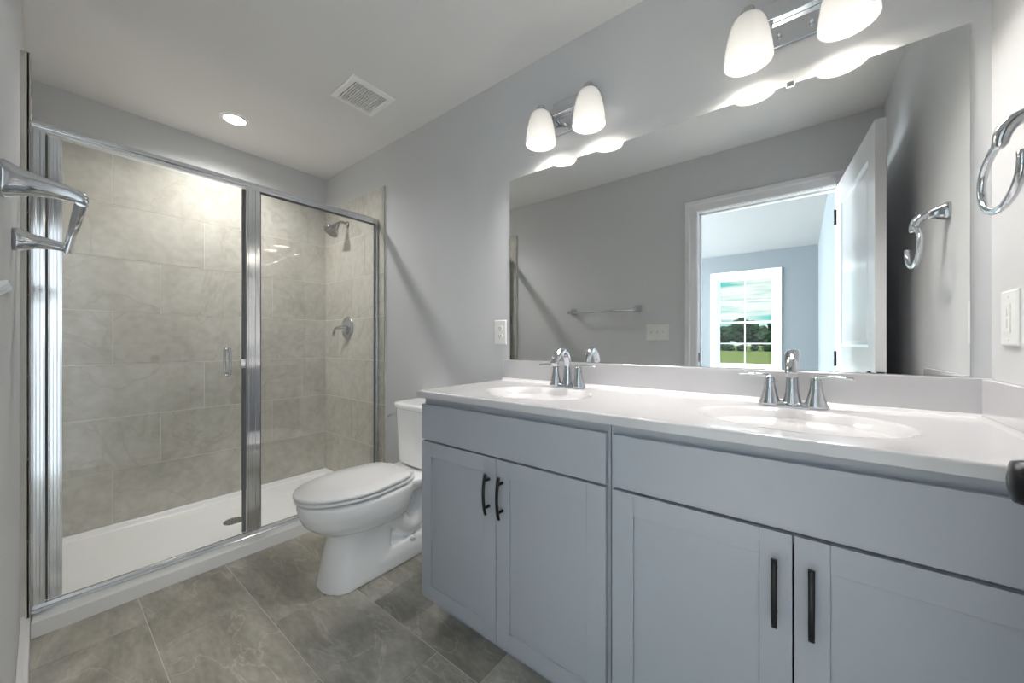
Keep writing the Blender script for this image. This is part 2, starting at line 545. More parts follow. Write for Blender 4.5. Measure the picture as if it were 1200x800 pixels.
struct('wall_bedroom_near', boxes((BX0 - TH, -TH, -W - TH, -W, -0.1, H)), M['wall_bed_dimmed'])


def dh_window(name, x0, x1, z0, z1, depth=0.1):
    """double hung window in local coords: width along x, room side +y, wall face at y=0"""
    fr = bmesh.new()
    t = 0.075; e = 0.09
    # interior casing
    box(fr, x0 - 0.075, x0 + 0.004, 0, 0.016, z0 - 0.085, z1 + 0.085); box(fr, x1 - 0.004, x1 + 0.075, 0, 0.016, z0 - 0.085, z1 + 0.085)
    box(fr, x0 + 0.004, x1 - 0.004, 0, 0.016, z1 - 0.002, z1 + 0.085)
    box(fr, x0 + 0.004, x1 - 0.004, 0, 0.016, z0 - 0.085, z0 - 0.02)
    box(fr, x0 + 0.004, x1 - 0.004, -0.04, 0.024, z0 - 0.02, z0 + 0.006)
    # liner frame
    box(fr, x0, x0 + 0.018, -depth, -0.001, z0, z1); box(fr, x1 - 0.018, x1, -depth, -0.001, z0, z1)
    box(fr, x0, x1, -depth, -0.001, z1 - 0.018, z1); box(fr, x0, x1, -depth, -0.041, z0, z0 + 0.018)
    root = struct(name, fr, M['vinyl'], bevel=0.002)
    zm = (z0 + z1) / 2 - 0.01
    for nm, a, b_, yy in (('lower_sash', z0 + 0.018, zm + 0.016, -0.05), ('upper_sash', zm - 0.016, z1 - 0.018, -0.08)):
        s = bmesh.new(); xa, xb = x0 + 0.018, x1 - 0.018
        r = 0.028
        box(s, xa, xa + r, yy - 0.014, yy + 0.014, a, b_); box(s, xb - r, xb, yy - 0.014, yy + 0.014, a, b_)
        box(s, xa + r, xb - r, yy - 0.014, yy + 0.014, a, a + r); box(s, xa + r, xb - r, yy - 0.014, yy + 0.014, b_ - r, b_)
        xm = (xa + xb) / 2; zq = (a + b_) / 2
        box(s, xm - 0.007, xm + 0.007, yy - 0.008, yy + 0.008, a + r, b_ - r)
        box(s, xa + r, xb - r, yy - 0.0075, yy + 0.0075, zq - 0.007, zq + 0.007)
        so = obj(nm, s, M['vinyl'], root)
        g = bmesh.new(); box(g, xa + r - 0.003, xb - r + 0.003, yy - 0.003, yy + 0.003, a + r - 0.003, b_ - r + 0.003)
        obj('pane', g, M['pane'], so)
    return root


wn = dh_window('window_1', WX0, WX1, WZ0, WZ1)
wn.location = (0, BY, 0)
for i, (a, b_) in enumerate(((-3.1, -2.2), (-4.6, -3.7))):
    w2 = dh_window('window_%d' % (i + 2), a, b_, 0.8, 2.15)  # unseen side windows, added to bring in daylight fill
    w2.rotation_euler = (0, 0, -PI / 2)      # local x -> -y, room side +x
    w2.location = (BX0, a + b_, 0)

# ------------------------------------------------------------------ outside
bm = bmesh.new(); box(bm, -90, 60, -160, BY - TH - 0.02, -0.6, -0.4)
tag(obj('lawn', bm, M['grass']), 'mown green lawn outside the bedroom window', 'grass', kind='stuff')
bm = bmesh.new()
rnd = random.Random(3)
def blob(bm, c, r, sq=0.8):
    res = bmesh.ops.create_icosphere(bm, subdivisions=3, radius=r)
    ph = [rnd.uniform(0, 6) for _ in range(6)]
    for v in res['verts']:
        n = v.co.normalized()
        d = 1 + 0.16 * math.sin(5 * n.x + ph[0]) * math.sin(6 * n.z + ph[1]) + 0.10 * math.sin(13 * n.y + ph[2]) * math.sin(12 * n.x + ph[3]) \
            + rnd.uniform(-0.09, 0.09)
        v.co = Vector((n.x * r * d, n.y * r * d, n.z * r * sq * d)) + Vector(c)
x = -34
while x < 22:
    hgt = rnd.uniform(4.2, 6.0)
    yy = -78 + rnd.uniform(-4, 4)
    for k in range(7):
        blob(bm, (x + rnd.uniform(-1.5, 1.5), yy + rnd.uniform(-1, 1), rnd.uniform(0.9, hgt - 1.2)), rnd.uniform(0.8, 1.5))
    x += rnd.uniform(1.6, 2.6)
x = -32
while x < 20:
    blob(bm, (x, -70 + rnd.uniform(-1, 1), 0.1), rnd.uniform(0.6, 1.0), 0.7); x += rnd.uniform(1.0, 2.2)
for v in bm.verts: v.co.z = max(v.co.z, -0.399)
for f in bm.faces: f.smooth = False
tag(obj('tree_line', bm, M['leaf'], recalc=False), 'dense line of green trees and brush at the far edge of the lawn', 'trees', kind='stuff')

# ------------------------------------------------------------------ entry door leaf, open about 95 degrees
hinge = Vector((3.262, -W + 0.004, 0)); free = Vector((3.336, -0.702, 0))
ang = math.atan2((free - hinge).y, (free - hinge).x)
dl = (free - hinge).length
door = bpy.data.objects.new('door_1', None)
COL.objects.link(door); door.location = hinge; door.rotation_euler = (0, 0, ang)
door['kind'] = 'structure'
# local: x along leaf from hinge, visible face at y=0 (+y side), thickness towards -y
T = 0.035
bm = bmesh.new()
def door_face(bm, L_, z1):
    st = 0.108
    pans = ((0.23, 0.93), (1.075, 1.905))
    for za, zb in ((0.012, 0.23), (0.93, 1.075), (1.905, z1)):
        box(bm, st, L_ - st, -T, 0, za, zb)
    box(bm, 0, st, -T, 0, 0.012, z1); box(bm, L_ - st, L_, -T, 0, 0.012, z1)
    for za, zb in pans:
        # moulded recess both sides: sloped ring + raised field
        for sgn, y0 in ((1, 0.0), (-1, -T)):
            def ring(ins, d): return [(st + ins, y0 - sgn * d, za + ins), (L_ - st - ins, y0 - sgn * d, za + ins),
                                      (L_ - st - ins, y0 - sgn * d, zb - ins), (st + ins, y0 - sgn * d, zb - ins)]
            loft(bm, [ring(0, 0), ring(0.012, 0.009), ring(0.022, 0.010), ring(0.032, 0.006), ring(0.05, 0.005)], False, True, smooth=False)
door_face(bm, dl, 2.03)
obj('door_leaf', bm, M['door'], door, recalc=True)
for s, y0 in ((1, 0), (-1, -T)):
    k = bmesh.new()
    prof = [(0.033, 0), (0.033, 0.004), (0.028, 0.009), (0.012, 0.012), (0.011, 0.020), (0.018, 0.024), (0.0245, 0.032),
            (0.0255, 0.040), (0.023, 0.048), (0.008, 0.0515)]
    lathe(k, prof, axis='y', n=28)
    ko = obj('door_knob', k, M['black'], door)
    ko.location = (dl - 0.080, y0, 0.942); ko.rotation_euler = (0, 0, PI if s > 0 else 0)
lt = obj('latch_plate', boxes((dl - 0.001, dl + 0.0015, -T + 0.005, -0.005, 0.92, 0.975)), M['black'], door)
for z in (0.2, 1.0, 1.85):
    k = bmesh.new(); lathe(k, [(0.006, z - 0.045), (0.006, z + 0.045)], c=(-0.004, 0.006, 0), n=12)
    obj('hinge', k, M['black'], door)

# ------------------------------------------------------------------ shower pan
def heightfield(bm, xs, ys, fn, zb, mi=0):
    g = [[bm.verts.new((x, y, fn(x, y))) for x in xs] for y in ys]
    for j in range(len(ys) - 1):
        for i in range(len(xs) - 1):
            f = bm.faces.new((g[j][i], g[j][i + 1], g[j + 1][i + 1], g[j + 1][i])); f.smooth = True
    def skirt(vs):
        lo = [bm.verts.new((v.co.x, v.co.y, zb)) for v in vs]
        for a in range(len(vs) - 1):
            f = bm.faces.new((vs[a], lo[a], lo[a + 1], vs[a + 1])); f.smooth = False
    skirt([g[0][i] for i in range(len(xs) - 1, -1, -1)]); skirt(g[-1])
    bm.faces.new([bm.verts.new(p) for p in ((xs[0], ys[0], zb), (xs[0], ys[-1], zb), (xs[-1], ys[-1], zb), (xs[-1], ys[0], zb))])
    skirt([g[j][0] for j in range(len(ys))]); skirt([g[j][-1] for j in range(len(ys) - 1, -1, -1)])


def ss(a, b_, x):
    t = max(0, min(1, (x - a) / (b_ - a))); return t * t * (3 - 2 * t)


def lins(a, b_, st):
    n = max(1, round((b_ - a) / st)); return [a + (b_ - a) * i / n for i in range(n + 1)]


CURB = 0.060
pan = thing('shower_pan', 'white acrylic shower pan with a low curb on the tiled floor', 'shower pan', (0.42, -0.744, 0))
bm = bmesh.new()
px0, px1, py0, py1 = 0.013, 0.85, -W + LTT + 0.001, -0.013
def pan_h(x, y):
    d = min(x - px0, y - py0, py1 - y)
    rim = (0.065 - 0.007 * ss(0.62, 0.72, x)) * (1 - ss(0.012, 0.045, d))
    di = px1 - x
    cz = CURB * (1 - ss(0.105, 0.15, di))
    basin = 0.026 + 0.012 * min(1, math.hypot(x - 0.42, y + 0.744) / 0.7)
    z = max(rim, cz, basin)
    e = min(di, 0.006); z = min(z, CURB - 0.004 + math.sqrt(max(0, 0.006 ** 2 - (0.006 - e) ** 2)) * 0.66 if di < 0.006 else 9)
    return z
xs = lins(px0, 0.08, 0.006) + lins(0.08, 0.69, 0.03)[1:] + lins(0.69, 0.84, 0.006)[1:] + lins(0.84, 0.85, 0.001)[1:]
ys = lins(py0, py0 + 0.06, 0.006) + lins(py0 + 0.06, py1 - 0.06, 0.04)[1:] + lins(py1 - 0.06, py1, 0.006)[1:]
heightfield(bm, [x - 0.42 for x in xs], [y + 0.744 for y in ys], lambda x, y: pan_h(x + 0.42, y - 0.744), 0.0)
obj('basin', bm, M['acrylic'], pan)
bm = bmesh.new()
lathe(bm, [(0.052, 0.0255), (0.052, 0.030), (0.048, 0.032), (0.0, 0.032)], n=36, cap1=False)
dr = obj('drain', bm, M['nickel'], pan)
bm = bmesh.new()
for k in range(3):
    for q in range(6 + 4 * k):
        a = 2 * PI * q / (6 + 4 * k); r = 0.014 + 0.013 * k
        lathe(bm, [(0.0032, 0.0322), (0.0032, 0.0326)], c=(r * math.cos(a), r * math.sin(a), 0), n=8)
obj('grate_holes', bm, M['slot'], dr)

# ------------------------------------------------------------------ shower enclosure
enc = thing('shower_enclosure', 'framed glass shower enclosure with a hinged door, standing on the white pan curb', 'shower enclosure', (0.765, -0.744, CURB + 0.001))
ex, ey, ez = 0.765, -0.744, CURB
ZT = 1.954 - CURB
TT = TILE_T
yl, yr_ = -W + LTT - ey, -TT - ey        # clear ends in local y
def rail(name, x0, x1, y0, y1, z0, z1, parent, mat='chrome', bev=0.004):
    return obj(name, boxes((x0, x1, y0, y1, z0, z1)), M[mat], parent, bevel=bev, seg=3)
# header with rounded nose
bm = bmesh.new()
prof = [(-0.018, ZT - 0.034), (-0.018, ZT - 0.002), (-0.014, ZT), (0.008, ZT), (0.016, ZT - 0.004), (0.020, ZT - 0.012), (0.020, ZT - 0.022),
        (0.016, ZT - 0.026), (0.016, ZT - 0.040), (-0.010, ZT - 0.040), (-0.010, ZT - 0.034)]
loft(bm, [[(x, y, z) for x, z in prof] for y in (yl, yr_)], smooth=False)
obj('header_rail', bm, M['satin'], enc, bevel=0.0015)
bm = bmesh.new()
prof = [(-0.020, 0.0), (0.024, 0.0), (0.024, 0.006), (0.018, 0.012), (0.012, 0.014), (0.012, 0.026), (0.0, 0.028), (-0.008, 0.022), (-0.020, 0.018)]
loft(bm, [[(x, y, z) for x, z in prof] for y in (yl, yr_)], smooth=False)
obj('threshold_rail', bm, M['satin'], enc, bevel=0.001)
def channel(name, y0, y1, z0, z1, parent, x0=-0.015, x1=0.016):
    bm = bmesh.new()
    box(bm, x0, x1, y0, y1, z0, z1)
    # shallow ribs on the room face
    ym = (y0 + y1) / 2; wv = (y1 - y0)
    box(bm, x1, x1 + 0.003, y0 + wv * 0.12, y0 + wv * 0.38, z0, z1)
    box(bm, x1, x1 + 0.003, y1 - wv * 0.38, y1 - wv * 0.12, z0, z1)
    return obj(name, bm, M['satin'], parent, bevel=0.0015)
channel('wall_jamb', yl, -1.446 - ey, 0.0285, ZT - 0.038, enc)
channel('wall_jamb', -0.030 - ey, yr_, 0.0285, ZT - 0.038, enc)
channel('centre_post', -0.783 - ey, -0.722 - ey, 0.026, ZT - 0.038, enc)
g = obj('fixed_glass', boxes((-0.003, 0.003, -0.724 - ey, -0.026 - ey, 0.024, ZT - 0.036)), M['glass'], enc)
bm = boxes((-0.005, 0.006, -0.036 - ey, -0.0305 - ey, 0.026, ZT - 0.041), (-0.005, 0.006, -0.7215 - ey, -0.715 - ey, 0.026, ZT - 0.041),
           (-0.005, 0.006, -0.715 - ey, -0.036 - ey, ZT - 0.047, ZT - 0.041))
obj('glazing_seal', bm, M['seal'], enc)
# hinged door: glass with hinge stile, magnetic strip, pull and latch
dz0, dz1 = 0.034, ZT - 0.046
dg = obj('door', boxes((-0.002, 0.004, -1.41 - ey, -0.800 - ey, dz0, dz1)), M['glass'], enc)
channel('hinge_stile', -1.440 - ey, -1.404 - ey, dz0, dz1, dg, -0.012, 0.014)
obj('hinge_seal', boxes((-0.010, 0.008, -1.4455 - ey, -1.4405 - ey, dz0, dz1)), M['seal'], dg)
obj('magnetic_strip', boxes((-0.006, 0.010, -0.801 - ey, -0.786 - ey, dz0, dz1)), M['seal'], dg, bevel=0.001)
bm = bmesh.new()
box(bm, 0.010, 0.016, -0.812 - ey, -0.786 - ey, 0.96 - ez, 1.01 - ez); box(bm, 0.004, 0.010, -0.806 - ey, -0.790 - ey, 0.965 - ez, 1.005 - ez)
obj('strike_clip', bm, M['chrome'], dg, bevel=0.002)
bm = bmesh.new()
hy = -0.865 - ey; zc = 0.997 - ez
for s in (1, -1):
    x0_ = 0.005 if s > 0 else -0.003
    pts = [(x0_, hy, zc - 0.066), (x0_ + s * 0.020, hy, zc - 0.068), (x0_ + s * 0.034, hy, zc - 0.062), (x0_ + s * 0.040, hy, zc - 0.045),
           (x0_ + s * 0.040, hy, zc), (x0_ + s * 0.040, hy, zc + 0.045), (x0_ + s * 0.034, hy, zc + 0.062), (x0_ + s * 0.020, hy, zc + 0.068),
           (x0_, hy, zc + 0.066)]
    tube(bm, catmull(pts, 5), 0.0062, 12)
    for q in (-1, 1): lathe(bm, [(0.010, 0.0), (0.010, s * 0.003)], c=(x0_, hy, zc + q * 0.066), axis='x', n=16)
obj('pull_handle', bm, M['chrome'], dg)

# ------------------------------------------------------------------ shower fittings
sh = thing('wall_shower', 'chrome shower head on a short arm high on the tiled wall', 'shower head', (0.365, -TILE_T, 1.995))
bm = bmesh.new(); lathe(bm, [(0.026, 0), (0.026, 0.003), (0.018, 0.010), (0.0, 0.011)], axis='y', n=28, cap1=False)
obj('flange', bm, M['nickel'], sh)
bm = bmesh.new(); pth = catmull([(0, 0, 0), (0, -0.028, 0.008), (0, -0.058, 0.002), (0, -0.080, -0.020)], 8); tube(bm, pth, 0.0095, 14)
obj('shower_arm', bm, M['nickel'], sh)
bm = bmesh.new()
lathe(bm, [(0.011, 0.0), (0.014, 0.008), (0.014, 0.018), (0.019, 0.022), (0.024, 0.036), (0.036, 0.056), (0.044, 0.070), (0.045, 0.078),
           (0.040, 0.081), (0.0, 0.081)], axis='z', n=36, cap1=False)
hd = obj('spray_head', bm, M['nickel'], sh); hd.scale = (1.25, 1.25, 1.15); hd.location = (0, -0.074, -0.013); hd.rotation_euler = (math.radians(180 - 38), 0, 0)
bm = bmesh.new()
for k in range(3):
    for q in range(5 + 6 * k):
        a = 2 * PI * q / (5 + 6 * k); r = 0.010 + 0.012 * k
        lathe(bm, [(0.0022, 0.080), (0.0018, 0.0835)], c=(r * math.cos(a), r * math.sin(a), 0), n=8)
obj('nozzles', bm, M['seal'], hd)

vv = thing('shower_valve', 'chrome round shower valve with a lever below the shower head', 'shower valve', (0.368, -TILE_T, 1.205))
bm = bmesh.new(); lathe(bm, [(0.088, 0), (0.088, 0.002), (0.080, 0.008), (0.062, 0.011), (0.056, 0.0085), (0.040, 0.012), (0.0, 0.016)], axis='y', n=48, cap1=False)
obj('escutcheon', bm, M['chrome'], vv)
bm = bmesh.new(); lathe(bm, [(0.030, 0.012), (0.028, 0.030), (0.022, 0.046), (0.018, 0.062), (0.010, 0.070), (0.0, 0.071)], axis='y', n=28, cap1=False)
tube(bm, catmull([(0, -0.060, 0), (-0.030, -0.068, 0.002), (-0.058, -0.072, -0.012), (-0.076, -0.070, -0.045), (-0.080, -0.070, -0.062)], 6),
     interp([0.012, 0.009, 0.008, 0.0095, 0.005], 6), 14)
obj('lever', bm, M['chrome'], vv)

# ------------------------------------------------------------------ toilet
TX = 1.42
toi = thing('toilet', 'white elongated toilet with its lid closed between shower and vanity', 'toilet', (TX, 0, 0))

def egg(yf, yb, hw, ywide, z, n=72, pb=3.0, pf=2.0, taper=0.0):
    """outline: elliptical front half (towards -y), squarer back half"""
    pts = []
    for i in range(n):
        a = 2 * PI * i / n
        c, s = math.cos(a), math.sin(a)
        tk = 0.0
        if s < 0:   # front
            x = hw * math.copysign(abs(c) ** (2 / pf), c); y = ywide - (ywide - yf) * abs(s) ** (2 / pf)
        else:
            x = hw * math.copysign(abs(c) ** (2 / pb), c); tk = abs(s) ** (2 / pb); y = ywide + (yb - ywide) * tk
            x *= 1 - taper * tk ** 1.6
        pts.append((x, y, z))
    return pts

bm = bmesh.new()
# bowl
loft(bm, [egg(-0.640, -0.30, 0.095, -0.46, 0.205), egg(-0.665, -0.29, 0.118, -0.47, 0.235), egg(-0.715, -0.28, 0.150, -0.49, 0.262),
          egg(-0.758, -0.27, 0.170, -0.51, 0.300), egg(-0.780, -0.26, 0.180, -0.52, 0.345), egg(-0.787, -0.26, 0.183, -0.52, 0.385),
          egg(-0.785, -0.26, 0.180, -0.52, 0.402)])
# front column
loft(bm, [egg(-0.706, -0.40, 0.126, -0.60, 0.0, pb=6), egg(-0.700, -0.40, 0.122, -0.60, 0.02, pb=6), egg(-0.680, -0.39, 0.110, -0.58, 0.12, pb=6),
          egg(-0.662, -0.38, 0.104, -0.55, 0.20, pb=6), egg(-0.660, -0.36, 0.106, -0.54, 0.27, pb=5)])
# rear base flange and web
loft(bm, [egg(-0.50, -0.09, 0.124, -0.42, 0.0, pb=8, pf=8), egg(-0.50, -0.09, 0.120, -0.42, 0.06, pb=8, pf=8), egg(-0.50, -0.10, 0.100, -0.40, 0.095, pb=6, pf=8)])
loft(bm, [egg(-0.50, -0.10, 0.052, -0.40, 0.05, pb=8, pf=8), egg(-0.50, -0.08, 0.060, -0.40, 0.37, pb=8, pf=8)])
# trapway bulges
for s in (1, -1):
    tube(bm, catmull([(s * 0.045, -0.46, 0.33), (s * 0.055, -0.385, 0.27), (s * 0.058, -0.33, 0.19), (s * 0.055, -0.27, 0.145),
                      (s * 0.055, -0.20, 0.20), (s * 0.05, -0.17, 0.27), (s * 0.04, -0.13, 0.20), (s * 0.035, -0.12, 0.08)], 6),
         interp([0.05, 0.052, 0.050, 0.046, 0.045, 0.045, 0.045, 0.05], 6), 18)
# tank deck
loft(bm, [egg(-0.36, -0.05, 0.075, -0.2, 0.315, pb=6, pf=5), egg(-0.36, -0.03, 0.135, -0.2, 0.355, pb=6, pf=5),
          egg(-0.36, -0.02, 0.162, -0.17, 0.375, pb=8, pf=4), egg(-0.36, -0.02, 0.165, -0.17, 0.408, pb=8, pf=4)])
for v in bm.verts:
    if v.co.z < 0.0: v.co.z = 0.0
obj('bowl', bm, M['porcelain'], toi, remesh=0.007)
for s in (1, -1):
    bm = bmesh.new()
    lathe(bm, [(0.016, 0.085), (0.015, 0.100), (0.009, 0.108), (0.0, 0.110)], c=(s * 0.098, -0.28, 0), n=16, cap1=False)
    obj('bolt_cap', bm, M['seat'], toi)
# seat ring + lid
def slab(name, yf, yb, hw, yw, z0, z1, mat, r=0.008, pb=5.0, dome=0.0, taper=0.0):
    bm = bmesh.new()
    rings = []
    for t, zz in ((r, z0), (r * 0.3, z0 + r * 0.3), (0, z0 + r), (0, z1 - r), (r * 0.3, z1 - r * 0.3), (r, z1)):
        rings.append(egg(yf + t, yb - t, hw - t, yw, zz, pb=pb, taper=taper))
    rings.append([(p[0] * 0.6, yw + (p[1] - yw) * 0.6, z1 + dome * 0.7) for p in rings[-1]])
    rings.append([(p[0] * 0.3, yw + (p[1] - yw) * 0.3, z1 + dome) for p in rings[-2]])
    loft(bm, rings)
    return obj(name, bm, mat, toi)
slab('seat', -0.796, -0.275, 0.187, -0.52, 0.410, 0.424, M['seat'], 0.005, pb=8, taper=0.24)
ld = slab('lid', -0.800, -0.300, 0.190, -0.52, 0.4285, 0.446, M['seat'], 0.0065, pb=10, dome=0.003, taper=0.24)
for sx in (-0.12, 0.12):
    for yy_ in (-0.67, -0.42):
        obj('seat_bumper', boxes((sx - 0.012, sx + 0.012, yy_ - 0.006, yy_ + 0.006, 0.402, 0.4105)), M['seat'], toi)
for s in (-0.075, 0.075):
    bm = bmesh.new()
    lathe(bm, [(0.013, s - 0.025), (0.013, s + 0.025)], c=(0, -0.288, 0.428), axis='x', n=18)
    box(bm, s - 0.02, s + 0.02, -0.302, -0.268, 0.404, 0.430)
    obj('seat_hinge', bm, M['seat'], toi, bevel=0.002)
# tank
def tank_ring(hw, yf, yb, z, n=14, bow=0.022, r=0.03):
    pts = []
    # front edge bowed, from -x to +x
    for i in range(n + 1):
        t = -1 + 2 * i / n
        pts.append((hw * t * (1 if abs(t) < 1 else 1), yf - bow * (1 - t * t) + (r if abs(t) > 0.98 else (r * 0.25 if abs(t) > 0.84 else 0)), z))
    pts += [(hw, yb + (yf - yb) * 0.5, z), (hw, yb - 0.01, z), (hw - 0.01, yb, z), (-hw + 0.01, yb, z), (-hw, yb - 0.01, z), (-hw, yb + (yf - yb) * 0.5, z)]
    return pts
bm = bmesh.new()
loft(bm, [tank_ring(0.165, -0.178, -0.012, 0.416), tank_ring(0.176, -0.186, -0.012, 0.424), tank_ring(0.180, -0.190, -0.012, 0.50),
          tank_ring(0.190, -0.199, -0.012, 0.725)])
obj('tank', bm, M['porcelain'], toi, bevel=0.004, seg=3)
bm = bmesh.new()
loft(bm, [tank_ring(0.194, -0.203, -0.008, 0.726), tank_ring(0.200, -0.209, -0.008, 0.731), tank_ring(0.200, -0.209, -0.008, 0.747),
          tank_ring(0.196, -0.205, -0.010, 0.754), tank_ring(0.170, -0.180, -0.03, 0.758)])
obj('tank_lid', bm, M['porcelain'], toi, bevel=0.002, seg=2)
bm = bmesh.new()
lathe(bm, [(0.015, -0.186), (0.015, -0.196), (0.011, -0.202), (0.011, -0.212), (0.0, -0.214)], c=(0, -0.150, 0.680), axis='x', n=24, cap1=False)
tube(bm, catmull([(-0.208, -0.150, 0.680), (-0.212, -0.175, 0.678), (-0.210, -0.215, 0.672)], 5), interp([0.007, 0.006, 0.0065], 5), 12)
obj('flush_lever', bm, M['chrome'], toi)
# water supply behind, on the wall
# ------------------------------------------------------------------ vanity cabinets
CF = -0.533         # door face
def shaker(bm, x0, x1, z0, z1, y0=CF, t=0.018, r=0.055, rec=0.006):
    box(bm, x0, x0 + r, y0, y0 + t, z0, z1); box(bm, x1 - r, x1, y0, y0 + t, z0, z1)
    box(bm, x0 + r, x1 - r, y0, y0 + t, z0, z0 + r); box(bm, x0 + r, x1 - r, y0, y0 + t, z1 - r, z1)
    box(bm, x0 + r, x1 - r, y0 + rec, y0 + t, z0 + r, z1 - r)

def cabinet(xa, xb, label, reveal_l, reveal_r):
    wd = xb - xa
    root = thing('vanity_cabinet', label, 'cabinet', (xa, 0, 0), group='grey vanity base cabinets')
    FZ = 0.885
    bm = boxes((0.0005, 0.018, -0.497, -0.002, 0.10, FZ), (wd - 0.018, wd - 0.0005, -0.497, -0.002, 0.10, FZ),
               (0.0005, 0.018, -0.44, -0.002, 0.0, 0.10), (wd - 0.018, wd - 0.0005, -0.44, -0.002, 0.0, 0.10),
               (0.018, wd - 0.018, -0.497, -0.002, 0.10, 0.118), (0.018, wd - 0.018, -0.012, -0.002, 0.118, FZ),
               # face frame
               (0.0005, 0.04, -0.515, -0.497, 0.10, FZ), (wd - 0.04, wd - 0.0005, -0.515, -0.497, 0.10, FZ),
               (0.04, wd - 0.04, -0.515, -0.497, 0.84, FZ), (0.04, wd - 0.04, -0.515, -0.497, 0.69, 0.73), (0.04, wd - 0.04, -0.515, -0.497, 0.10, 0.135))
    obj('body', bm, M['paint'], root)
    obj('toe_kick', boxes((0.018, wd - 0.018, -0.44, -0.43, 0.0, 0.10)), M['paint'], root)
    x0, x1 = reveal_l, wd - reveal_r
    obj('drawer_front', boxes((x0, x1, CF, CF + 0.018, 0.721, 0.858)), M['paint'], root, bevel=0.0015)
    xm = (x0 + x1) / 2
    for a, b_, hx in ((x0, xm - 0.0015, xm - 0.030), (xm + 0.0015, x1, xm + 0.028)):
        bm = bmesh.new(); shaker(bm, a, b_, 0.106, 0.7135)
        d = obj('door', bm, M['paint'], root, bevel=0.001)
        bm = bmesh.new()
        zc = 0.597
        # slightly arched flat bar
        rings = []
        for i in range(13):
            t = -1 + i / 6
            z = zc + 0.068 * t; y = CF - 0.030 + 0.010 * t * t
            rings.append([(hx - 0.0052, y + 0.003, z), (hx - 0.0052, y - 0.001, z), (hx - 0.003, y - 0.003, z), (hx + 0.003, y - 0.003, z),
                          (hx + 0.0052, y - 0.001, z), (hx + 0.0052, y + 0.003, z)])
        loft(bm, rings)
        for q in (-1, 1): lathe(bm, [(0.0055, 0), (0.0045, 0.006), (0.0045, 0.028)], c=(hx, CF, zc + q * 0.045), axis='y', n=14)
        obj('handle', bm, M['black'], d)
    return root

cabinet(1.917, 2.691, 'grey shaker vanity cabinet nearer the toilet, two doors under a false drawer front', 0.0, 0.008)
cabinet(2.692, XR - 0.001, 'grey shaker vanity cabinet against the right wall, two doors under a false drawer front', 0.010, 0.008)

# ------------------------------------------------------------------ vanity top
CZ = 0.911
top = thing('countertop', 'long glossy white double sink countertop on the grey cabinets', 'countertop', (2.69, -0.27, 0.886))
lx, ly, lz = 2.69, -0.27, 0.886
SINKS = [(2.312, -0.312), (3.078, -0.312)]
cx0, cx1, cyf, cyb = 1.905, XR - 0.001, -0.548, -0.0215
def top_h(x, y):
    z = CZ
    for sx, sy in SINKS:
        r = math.hypot((x - sx) / 0.210, (y - sy) / 0.163)
        if r < 1.0:
            q = 1 - r * r
            z = CZ - 0.006 * ss(0, 0.12, q) - 0.115 * ss(0.02, 0.95, q) 
    # eased cove against the splash
    d = cyb - y
    if d < 0.014: z += 0.010 * (1 - d / 0.014) ** 2
    d = (XR - 0.0215) - x
    if 0 <= d < 0.014: z = max(z, CZ + 0.010 * (1 - d / 0.014) ** 2)
    e = min(y - cyf, x - cx0)
    rr = 0.006
    if e < rr: z -= rr - math.sqrt(max(0, rr * rr - (rr - e) ** 2))
    return z
def fine(a, b_): return [a + 0.006 * t for t in (0, 0.05, 0.18, 0.4, 0.7, 1.0)] 
xs = fine(cx0, 0) + lins(cx0 + 0.006, cx1 - 0.04, 0.0075)[1:] + lins(cx1 - 0.04, cx1, 0.002)[1:]
ys = fine(cyf, 0) + lins(cyf + 0.006, cyb - 0.016, 0.0065)[1:] + lins(cyb - 0.016, cyb, 0.002)[1:]
bm = bmesh.new()
heightfield(bm, [x - lx for x in xs], [y - ly for y in ys], lambda x, y: top_h(x + lx, y + ly) - lz, 0.0)
obj('slab', bm, M['marble'], top)
obj('backsplash', boxes((cx0 + 0.012 - lx, cx1 - lx, -0.0215 - ly, -0.0005 - ly, 0.0, 1.010 - lz)), M['marble'], top, bevel=0.002, seg=3)
obj('side_splash', boxes((XR - 0.0215 - lx, XR - 0.0005 - lx, cyf + 0.01 - ly, -0.022 - ly, CZ - lz + 0.0003, 1.008 - lz)), M['marble'], top, bevel=0.002, seg=3)
for sx, sy in SINKS:
    bm = bmesh.new()
    lathe(bm, [(0.0, -0.004), (0.031, -0.004), (0.031, 0.001), (0.026, 0.003), (0.020, 0.000), (0.0, -0.001)], c=(sx - lx, sy - ly, CZ - 0.120 - lz), n=30, cap0=False, cap1=False)
    obj('sink_drain', bm, M['chrome'], top)

